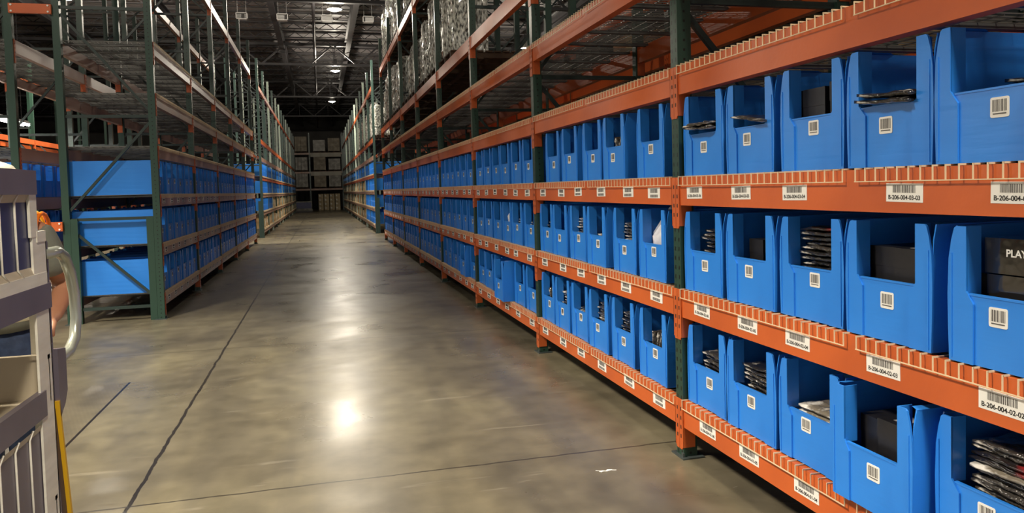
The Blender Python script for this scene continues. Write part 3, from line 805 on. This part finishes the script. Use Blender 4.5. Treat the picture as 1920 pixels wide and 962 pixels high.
# upper shelf before the post
stack((2, 0, 0), 8, D_+G_, x=.03, dy=-.01, z=.0, pitch=.0225); stack((2, 0, 0), 2, G_, x=-.06, dy=-.01, z=.216, pitch=.018)
stack((2, 0, 1), 9, G_, x=.03, dy=-.02, pitch=.023); stack((2, 0, 1), 1, G_, x=-.05, dy=-.04, z=.222, tilt=.12)
boxes((2, 0, 2), [(.03, .07, 0, .3, .155, .325, 0, False), (.04, -.075, 0, .3, .10, .34, 0, False)])
stack((2, 0, 3), 9, D_+G_, x=.02, dy=0, pitch=.0215)
stack((2, 0, 3), 2, D_+P_, x=-.05, dy=-.0, z=.2, pitch=.022, tilt=.1)
stack((2, 0, 4), 10, D_, x=.16, dy=-.02, pitch=.024)
# middle shelf before the post
stack((1, 0, 0), 14, G_+D_, x=.05, dy=-.02, pitch=.0225)
boxes((1, 0, 1), [(.05, .07, 0, .3, .11, .29, 0, False), (.05, -.07, 0, .3, .13, .295, 0, False)])
stack((1, 0, 2), 16, D_+G_+D_+RD, x=.02, dy=-.01, pitch=.0218)
boxes((1, 0, 3), [(.04, .095, 0, .3, .12, .315, 0, False), (.03, -.042, 0, .3, .145, .315, 0, True)])
# bottom shelf before the post
stack((0, 0, 0), 12, G_+D_, x=.03, dy=0, pitch=.0225)
stack((0, 0, 1), 14, D_+G_, x=.03, dy=0, pitch=.0215)
stack((0, 0, 2), 9, P_+RD, x=.03, dy=0, pitch=.024)
boxes((0, 0, 3), [(.05, .09, 0, .26, .10, .30, 0, False), (.03, -.03, 0, .26, .12, .315, 0, True), (.04, -.14, 0, .26, .085, .30, 0, False), (.34, .05, 0, .26, .13, .31, 0, True), (.34, -.1, 0, .26, .12, .31, 0, True)])
stack((0, 0, 4), 16, D_+G_+P_+RD, x=.03, dy=-.01, pitch=.0205)
# glossy black package with printed name, in the last bin of the middle shelf
bx, by, bz = BINPOS[(1, 0, 4)]
def glossy_box(name, loc, a, b_, h, rot, text, label):
    m_ = MB(); m_.box(0, a, -b_/2, b_/2, 0, h)
    o = obj(name, m_.mesh('glossy box', mat('glossy black wrap', s2l(34, 32, 30), .12, noise=(5, s2l(70, 68, 62), .6, .7), bump=(7, .5), coat=1.)), None, loc, rot=rot)
    tag(o, label, 'box')
    if text:
        cu = bpy.data.curves.new('t', 'FONT'); cu.body = text; cu.size = .03; cu.extrude = .0003; cu.offset = .0008
        to = bpy.data.objects.new('t', cu); C.objects.link(to); dg = bpy.context.evaluated_depsgraph_get()
        me = bpy.data.meshes.new_from_object(to.evaluated_get(dg)); b = MB()
        for p in me.polygons: b.quad([(-.0012-me.vertices[v].co.z, -me.vertices[v].co.x, me.vertices[v].co.y) for v in p.vertices])
        bpy.data.objects.remove(to)
        obj('printed_name', b.mesh('printed name', PAPER), o, (0, .062, h*.5))
    return o
boxes((1, 0, 4), [(.08, .09, 0, .3, .12, .16, 0, False), (.06, -.05, 0, .3, .14, .16, 0, False)])
glossy_box('glossy_package', (bx+.065, by-.0, bz+.165), .28, .30, .10, (0, 0, 0), None, 'glossy black wrapped package lying under the printed one, middle right shelf')
glossy_box('printed_package', (bx+.06, by-.012, bz+.27), .26, .27, .105, (.0, 0, 0), 'PLAYBOY', 'glossy black package with white printed name, middle shelf at right edge')
# past the post
stack((2, 1, 0), 9, D_+P_, x=.06, pitch=.0225); upright_bags((2, 1, 1), 5, G_+D_); stack((2, 1, 4), 8, D_, x=.1)
for key, n_, kd in (((1, 1, 1), 14, G_+P_), ((1, 1, 3), 14, P_+G_), ((1, 1, 5), 11, D_), ((0, 1, 1), 14, D_+G_), ((0, 1, 2), 14, G_+P_), ((0, 1, 4), 13, P_+G_), ((1, 2, 1), 11, P_), ((1, 2, 5), 10, G_), ((2, 2, 2), 10, D_), ((1, 2, 0), 10, D_+G_)):
    stack(key, n_, kd, x=.03, pitch=.0222)
upright_bags((0, 1, 0), 6, D_+G_, x=.02); upright_bags((0, 1, 5), 4, P_+G_, x=.02)
stack((0, 1, 3), 9, D_+P_, x=.02, pitch=.0235); stack((1, 1, 2), 8, P_, x=.02, pitch=.025)
# clear bag of white stuffing
bx, by, bz = BINPOS[(1, 1, 0)]
b = MB(); q = random.Random(3); n1, n2 = 12, 14
for i in range(n1+1):
    ph = PI*i/n1
    for j in range(n2):
        th = 2*PI*j/n2; k_ = 1+q.uniform(-.1, .1)
        b.v.append((.13*k_*math.sin(ph)*math.cos(th), .14*k_*math.sin(ph)*math.sin(th), .14-.14*k_*math.cos(ph)))
for i in range(n1):
    for j in range(n2): b.f.append((i*n2+j, i*n2+(j+1) % n2, (i+1)*n2+(j+1) % n2, (i+1)*n2+j)); b.m.append(0)
WHITEF = mat('white soft filling', s2l(232, 230, 236), .6, noise=(9, s2l(200, 200, 210), .4, .6), bump=(9, 1.))
o = obj('stuffed_poly_bag', b.mesh('stuffing', WHITEF, True), None, (bx+.155, by+.0, bz+.07)); tag(o, 'clear poly bag of white filling standing out of the bin left of the near post', 'poly bag')
film = mat('clear poly film', (.9, .92, .95), .08, noise=(5, (.7, .75, .8), .4, .7), bump=(8, .8), alpha=.45)
f = MB(); rows = [(-.13, .09, .10), (-.14, .12, .2), (-.12, .02, .3), (-.09, -.07, .385)]
for i in range(3):
    (y0, y1, z0), (y0b, y1b, z1) = rows[i], rows[i+1]
    f.quad([(-.1+i*.02, y0, z0), (-.11+i*.02, y1, z0), (-.09+i*.02, y1b, z1), (-.08+i*.02, y0b, z1)]); f.quad([(.0, y0, z0), (.0, y1, z0), (-.02, y1b, z1), (-.02, y0b, z1)])
obj('bag_neck', f.mesh('bag neck', film), o)
CLO = mat('crumpled white cloth', s2l(235, 235, 240), .7, bump=(10, 1.))
for key, nm in (((1, 2, 2), 'second bay'), ((0, 3, 4), 'third bay bottom shelf')):
    bx, by, bz = BINPOS[key]; b2 = MB(); b2.v = [(v[0]*.8, v[1]*.8, v[2]*.9) for v in b.v]; b2.f = list(b.f); b2.m = list(b.m)
    o = obj('white_cloth', b2.mesh('cloth', CLO, True), None, (bx+.12, by, bz+.1)); tag(o, f'crumpled white cloth heaped in a bin of the {nm} past the post', 'cloth')
# a bag or two glinting in the dimmer bins
for k in range(3, RB):
    for li in (0, 1, 2):
        for i in range(6):
            if rnd.random() < .22: stack((li, k, i), 1, P_+G_, x=.02, z=rnd.uniform(.2, .27))
for k in range(LB):
    for li in (0, 1, 2):
        for i in range(6):
            if rnd.random() < .3: stack(('L', li, k, i), 1, P_+G_, x=.02, z=rnd.uniform(.22, .3))
# scrap of film on the floor
sc = MB(); q = random.Random(8); pts = [(0, 0), (.04, .012), (.07, -.01), (.1, .014), (.15, -.004), (.12, -.02), (.08, -.026), (.05, -.012), (.02, -.02)]
sc.prism(pts, 'z', .001, .004)
sc.v = [(a*.5, b_*.5, c_) for a, b_, c_ in sc.v]
sc.bar((.015, 0, .003), (-.015, .012, .006), .003); sc.bar((.06, -.005, .003), (.09, -.02, .004), .003)
o = obj('film_scrap', sc.mesh('film scrap', PAPER), None, (1.36, 3.62, 0), 0.1); tag(o, 'torn white plastic scrap lying on the floor near the right rack', 'litter')

# ------------------------------------------------------------------ cart at the left edge
CX = -.75
ct = bpy.data.objects.new('stock_cart', None); C.objects.link(ct); ct.location = (0, 0, 0)
tag(ct, 'grey metal picking cart with ribbed side panels, cut by the left edge', 'cart')
Y0c, Y1c = 1.05, 2.35; XB = CX-.52
for (x, y) in ((CX, Y1c), (XB, Y1c), (CX, Y0c+.1), (XB, Y0c+.1)):
    sx = -1 if x == CX else 1
    p_ = MB(); p_.box(min(x, x+sx*.006), max(x, x+sx*.006), y-.10, y, .12, 1.405); p_.box(min(x, x+sx*.05), max(x, x+sx*.05), y-.006, y, .12, 1.405)
    p_.prism([(y, .12), (y+.05, .12), (y+.05, 1.38), (y, 1.405)], 'x', min(x+sx*.012, x+sx*.02), max(x+sx*.012, x+sx*.02), 1)
    obj('corner_post', p_.mesh('corner post', [ALU, ALU_P]), ct)
def tray(zt_, zb_, name, floor_z, wall_h):
    t = MB(); t.box(XB, CX-.002, Y0c, Y1c-.02, floor_z, floor_z+.006)
    t.box(XB, CX, Y1c-.03, Y1c-.024, floor_z, floor_z+wall_h); t.box(XB, CX, Y1c-.036, Y1c-.018, floor_z+wall_h-.012, floor_z+wall_h)
    o = obj(name, t.mesh(name, BEIGE), ct)
    for x in (CX, XB):
        r_ = MB(); a = .004 if x == CX else -.02
        r_.box(x+a-.018, x+a, Y0c, Y1c+.01 if zt_ > 1.1 else Y1c-.07, zb_, zt_)
        obj('side_rail', r_.mesh('side rail', ALU_P), ct)
    return o
tray(1.267, 1.197, 'upper_tray', 1.2, .03)
tray(.98, .91, 'middle_tray', .94, .13)
tray(.61, .54, 'lower_tray', .55, .12)
def ribbed(z0, z1, y0, y1, col, name, band):
    """side panel pressed with upright ribs: bevelled recesses between bright ridges"""
    p = MB(); x = CX; d = .008; bv = .02
    for xx, sg in ((CX, 1), (XB, -1)):
        X_ = lambda q: xx-sg*q
        zz = [(z0, 0), (z0+bv, d), (z1-bv, d), (z1, 0)]
        for (za, da), (zb, db), mi in zip(zz, zz[1:], (1, 0, 1)):
            p.quad([(X_(da), y0, za), (X_(da), y1, za), (X_(db), y1, zb), (X_(db), y0, zb)], mi)
        if band: p.box(min(X_(0), X_(-.006)), max(X_(0), X_(-.006)), y0, y1, z1, z1+band, 2)
    pn = obj(name, p.mesh(name, [col, BEIGE, ALU_P]), ct)  # beige on the bevels paints in the light they catch
    y = y1-.13
    while y > y0:
        for xx, sg in ((CX, 1), (XB, -1)):
            r_ = MB(); r_.tube([(xx+sg*.0, y+.012, z1+.002), (xx-sg*.005, y, z1-bv), (xx-sg*.005, y, z0+bv), (xx, y+.02, z0-.002)], .0028, 6)
            obj('panel_rib', r_.mesh('panel rib', ALU, True), pn)
        y -= .095
    return pn
ribbed(1.30, 1.515, Y0c, 2.285, ALU_N, 'upper_panel', .065)
ribbed(.63, .895, Y0c, 2.30, ALU_P, 'lower_panel', 0)
# light flange between upper panel and post, with crumpled tape
b = MB(); b.box(CX-.006, CX+.001, 2.24, 2.29, 1.40, 1.515); b.box(CX-.004, CX+.002, Y0c, 2.34, 1.267, 1.30)
b.box(CX-.006, CX+.002, 2.28, 2.345, 1.385, 1.415)
obj('flange', b.mesh('flange', ALU), ct)
hp = [(CX-.02, 2.38, 1.345), (CX-.02, 2.50, 1.345), (CX-.02, 2.56, 1.325), (CX-.02, 2.61, 1.27), (CX-.02, 2.64, 1.2), (CX-.02, 2.645, 1.12), (CX-.02, 2.62, 1.06), (CX-.02, 2.56, 1.03), (CX-.02, 2.40, 1.022)]
obj('push_handle', MB().tube(hp, .0165, 14).mesh('push handle', TUBE, True), ct)
hp2 = [(XB+.02, y, z) for (_, y, z) in hp]
obj('push_handle', MB().tube(hp2, .0165, 14).mesh('push handle', TUBE, True), ct)
for x in (CX-.04, XB):
    obj('handle_bracket', MB().prism([(2.395, .87), (2.44, .90), (2.465, .935), (2.465, 1.06), (2.395, 1.07)], 'x', x, x+.04).mesh('handle bracket', ALU_P), ct)
obj('bumper', MB().prism([(2.365, .9), (2.385, .9), (2.485, .3), (2.44, .3)], 'x', CX-.05, CX-.01).mesh('bumper', BROWN), ct)
obj('bumper_strip', MB().prism([(2.385, .92), (2.395, .92), (2.495, .3), (2.478, .3)], 'x', CX-.055, CX-.0).mesh('bumper strip', YELLOW), ct)
for (x, y) in ((CX-.05, Y1c-.1), (XB+.05, Y1c-.1), (CX-.05, Y0c+.12), (XB+.05, Y0c+.12)):
    w = MB(); w.tube([(x-.018, y, .062), (x+.018, y, .062)], .06, 18); w.box(x-.024, x-.02, y-.02, y+.02, .05, .13); w.box(x+.02, x+.024, y-.02, y+.02, .05, .13); w.box(x-.03, x+.03, y-.03, y+.03, .12, .13)
    obj('caster', w.mesh('caster', BROWN), ct)

# ------------------------------------------------------------------ worker behind the cart
PX, PY = -1.13, 3.05
SKIN = mat('skin', s2l(196, 142, 110), .5, noise=(10, s2l(184, 128, 98), .4, .6))
JEAN = mat('dark denim', s2l(34, 50, 78), .75, noise=(30, s2l(46, 62, 92), .4, .6), bump=(40, .2))
VEST = mat('pale yellow safety shirt', s2l(226, 222, 190), .7, bump=(9, .4))
def skin_body(name, joints, bones, mat_, parent, sub=2, flat=None):
    me = bpy.data.meshes.new(name); keys = list(joints)
    me.from_pydata([joints[k][0] for k in keys], [(keys.index(a), keys.index(b)) for a, b in bones], [])
    me.materials.append(mat_); o = obj(name, me, parent)
    md = o.modifiers.new('skin', 'SKIN'); md.use_smooth_shade = True; md.branch_smoothing = .6
    for i, k in enumerate(keys):
        sv = me.skin_vertices[0].data[i]; r = joints[k][1]; sv.radius = r if isinstance(r, tuple) else (r, r); sv.use_root = (i == 0)
    ss = o.modifiers.new('sub', 'SUBSURF'); ss.levels = sub; ss.render_levels = sub
    return o
# near hand rests on the cart handle; face looks down at the cart
J = {'pelvis': ((PX, PY, .95), (.11, .08)), 'waist': ((PX, PY, 1.09), (.09, .07)), 'chest': ((PX+.0, PY-.04, 1.26), (.12, .085)), 'neck0': ((PX+.02, PY-.07, 1.42), (.075, .07)), 'neck': ((PX+.03, PY-.1, 1.49), .055),
     'shR': ((PX+.155, PY-.06, 1.38), .06), 'elR': ((PX+.20, PY+.05, 1.19), .043), 'wrR': ((PX+.215, PY-.13, 1.10), .028), 'haR': ((PX+.218, PY-.2, 1.085), (.022, .038)),
     'shL': ((PX-.17, PY-.06, 1.38), .06), 'elL': ((PX-.23, PY+.03, 1.12), .043), 'wrL': ((PX-.26, PY-.04, .88), .028), 'haL': ((PX-.27, PY-.07, .81), (.022, .038)),
     'hipR': ((PX+.085, PY, .86), .07), 'knR': ((PX+.1, PY-.03, .48), .06), 'anR': ((PX+.1, PY+.03, .1), .042), 'toR': ((PX+.11, PY-.13, .035), (.04, .03)),
     'hipL': ((PX-.085, PY, .86), .07), 'knL': ((PX-.1, PY-.0, .48), .06), 'anL': ((PX-.1, PY+.1, .1), .042), 'toL': ((PX-.11, PY-.06, .035), (.04, .03))}
BN = [('pelvis', 'waist'), ('waist', 'chest'), ('chest', 'neck0'), ('neck0', 'neck'), ('neck0', 'shR'), ('shR', 'elR'), ('elR', 'wrR'), ('wrR', 'haR'), ('neck0', 'shL'), ('shL', 'elL'), ('elL', 'wrL'), ('wrL', 'haL'),
      ('pelvis', 'hipR'), ('hipR', 'knR'), ('knR', 'anR'), ('anR', 'toR'), ('pelvis', 'hipL'), ('hipL', 'knL'), ('knL', 'anL'), ('anL', 'toL')]
# fingers curled round the handle height, each its own chain from the palm
for sd, hx in (('R', J['haR'][0]), ('L', J['haL'][0])):
    for i, (dx, ln) in enumerate(((-.026, .9), (-.009, 1.), (.009, .95), (.026, .8))):
        b0 = f'f{sd}{i}'
        J[b0+'a'] = ((hx[0]+dx, hx[1]-.035, hx[2]+.0), .009); J[b0+'b'] = ((hx[0]+dx, hx[1]-.035-.03*ln, hx[2]-.02), .0085); J[b0+'c'] = ((hx[0]+dx, hx[1]-.035-.028*ln, hx[2]-.045), .0075)
        BN += [(f'ha{sd}', b0+'a'), (b0+'a', b0+'b'), (b0+'b', b0+'c')]
    t_ = -1 if sd == 'R' else 1
    J[f't{sd}a'] = ((hx[0]+t_*.036, hx[1]+.005, hx[2]-.012), .011); J[f't{sd}b'] = ((hx[0]+t_*.04, hx[1]-.025, hx[2]-.03), .009)
    BN += [(f'ha{sd}', f't{sd}a'), (f't{sd}a', f't{sd}b')]
wk = bpy.data.objects.new('person', None); C.objects.link(wk); tag(wk, 'person in pale hi-vis shirt, cap and jeans standing behind the cart', 'person')
skin_body('body', J, BN, SKIN, wk, 2)
def sub(ks, grow):
    return {k: (J[k][0], tuple(q+grow for q in J[k][1]) if isinstance(J[k][1], tuple) else J[k][1]+grow) for k in ks}
jn = sub(['pelvis', 'waist', 'hipR', 'knR', 'anR', 'hipL', 'knL', 'anL'], .016); jn['pelvis'] = ((PX, PY, .92), (.168, .128)); jn['hipR'] = ((PX+.088, PY, .82), .112); jn['hipL'] = ((PX-.088, PY, .82), .112); jn['waist'] = ((PX, PY, 1.12), (.155, .115))
skin_body('jeans', jn, [('pelvis', 'waist'), ('pelvis', 'hipR'), ('hipR', 'knR'), ('knR', 'anR'), ('pelvis', 'hipL'), ('hipL', 'knL'), ('knL', 'anL')], JEAN, wk)
js = sub(['waist', 'chest', 'neck0', 'shR', 'shL'], .014)
js['waist'] = ((PX, PY-.0, 1.02), (.168, .13)); js['mid'] = ((PX, PY-.01, 1.12), (.168, .13)); js['chest'] = ((PX, PY-.04, 1.26), (.175, .13)); js['mR'] = ((PX+.195, PY-.03, 1.22), .056); js['mL'] = ((PX-.21, PY-.03, 1.22), .056)
TEE = mat('olive grey shirt cloth', s2l(120, 122, 110), .8, bump=(12, .3))
shirt = skin_body('shirt', js, [('waist', 'mid'), ('mid', 'chest'), ('chest', 'neck0'), ('neck0', 'shR'), ('shR', 'mR'), ('neck0', 'shL'), ('shL', 'mL')], TEE, wk)
jv = sub(['waist', 'chest', 'neck0'], .024); jv['waist'] = ((PX, PY-.0, 1.05), (.178, .14)); jv['mid'] = ((PX, PY-.01, 1.13), (.178, .14)); jv['chest'] = ((PX, PY-.04, 1.26), (.184, .14)); jv['vR'] = ((PX+.125, PY-.06, 1.385), .072); jv['vL'] = ((PX-.145, PY-.06, 1.385), .072)
vest = skin_body('vest', jv, [('waist', 'mid'), ('mid', 'chest'), ('chest', 'neck0'), ('neck0', 'vR'), ('neck0', 'vL')], VEST, wk)
for sx in (1, -1):
    for nm, mt, off, rr_ in (('yellow', mat('yellow hi-vis', s2l(240, 216, 60), .5), .150, .08), ('orange', mat('orange hi-vis', s2l(240, 120, 20), .5), .168, .078)):
        cx_ = PX+sx*off+(0 if sx > 0 else -.02)
        pts = [(cx_, PY-.06+rr_*1.05*math.cos(t*PI/8), 1.36+rr_*1.2*math.sin(t*PI/8)) for t in range(17)]
        obj('vest_trim', MB().tube(pts, .007, 8).mesh('vest trim', mt, True), vest)
for sx, a in ((1, 'R'), (-1, 'L')):
    an = J['an'+a][0]; s_ = MB(); x, y = an[0], an[1]
    s_.tube([(x, y+.07, .045), (x, y+.03, .055), (x, y-.04, .055), (x, y-.12, .045), (x, y-.2, .035), (x, y-.225, .03)], [.03, .043, .046, .045, .04, .02], 12)
    s_.box(x-.045, x+.045, y-.22, y+.08, 0, .02)
    obj('shoe', s_.mesh('shoe', mat('black work shoe', s2l(30, 28, 28), .6), True), wk)
# head with face, hair and cap
HX, HY, HZ = PX+.05, PY-.14, 1.50
hd = MB(); n1, n2 = 20, 24
for i in range(n1+1):
    ph = PI*i/n1
    for j in range(n2):
        th = 2*PI*j/n2; sx, sy, sz = math.sin(ph)*math.cos(th), math.sin(ph)*math.sin(th), -math.cos(ph)
        rx, ry, rz_ = .074, .092, .112
        if sz < 0: rx *= 1+.28*sz*(abs(sz)**.5); ry *= 1+.12*sz
        px_, py_, pz_ = sx*rx, sy*ry, sz*rz_
        if sy < -.5 and abs(sx) < .28:      # nose ridge
            py_ -= .022*max(0, 1-abs(sx)/.22)*max(0, 1-abs(sz+.12)/.25)
        if sy < -.5 and abs(abs(sx)-.38) < .2 and abs(sz-.1) < .16: py_ += .009   # eye sockets
        if sy < -.5 and abs(sx) < .35 and abs(sz+.45) < .07: py_ -= .004          # lips
        hd.v.append((px_, py_, pz_))
for i in range(n1):
    for j in range(n2): hd.f.append((i*n2+j, i*n2+(j+1) % n2, (i+1)*n2+(j+1) % n2, (i+1)*n2+j)); hd.m.append(0)
head = obj('head', hd.mesh('head', SKIN, True), wk, (HX, HY, HZ), rot=(R(12), 0, R(8)))
for sx in (-1, 1):
    ey = MB(); ey.lathe([(.001, -.011), (.008, -.008), (.011, 0), (.008, .008), (.001, .011)], (sx*.03, -.083, .012), 10); obj('eye', ey.mesh('eye', mat('eye', s2l(60, 50, 44), .2), True), head)
    er = MB(); er.tube([(sx*.072, .012, -.03), (sx*.08, .014, -.012), (sx*.082, .016, .008), (sx*.076, .012, .026)], [.006, .011, .012, .006], 8); obj('ear', er.mesh('ear', SKIN, True), head)
hr = MB(); hr.lathe([(.078, -.02), (.08, .03), (.07, .07), (.001, .11)], (0, .012, .002), 20); obj('hair', hr.mesh('hair', mat('grey brown hair', s2l(120, 110, 98), .8, bump=(40, .5)), True), head, (0, .01, 0))
cp = MB(); cp.lathe([(.086, .035), (.09, .05), (.086, .085), (.066, .118), (.035, .133), (.001, .137)], (0, 0, 0), 22)
cp.prism([(-.07, -.08), (.07, -.08), (.055, -.14), (.02, -.165), (-.02, -.165), (-.055, -.14)], 'z', .038, .045)
obj('cap', cp.mesh('cap', mat('cream cap cloth', s2l(236, 230, 208), .8, noise=(14, s2l(214, 204, 176), .4, .7), bump=(20, .3)), True), head)
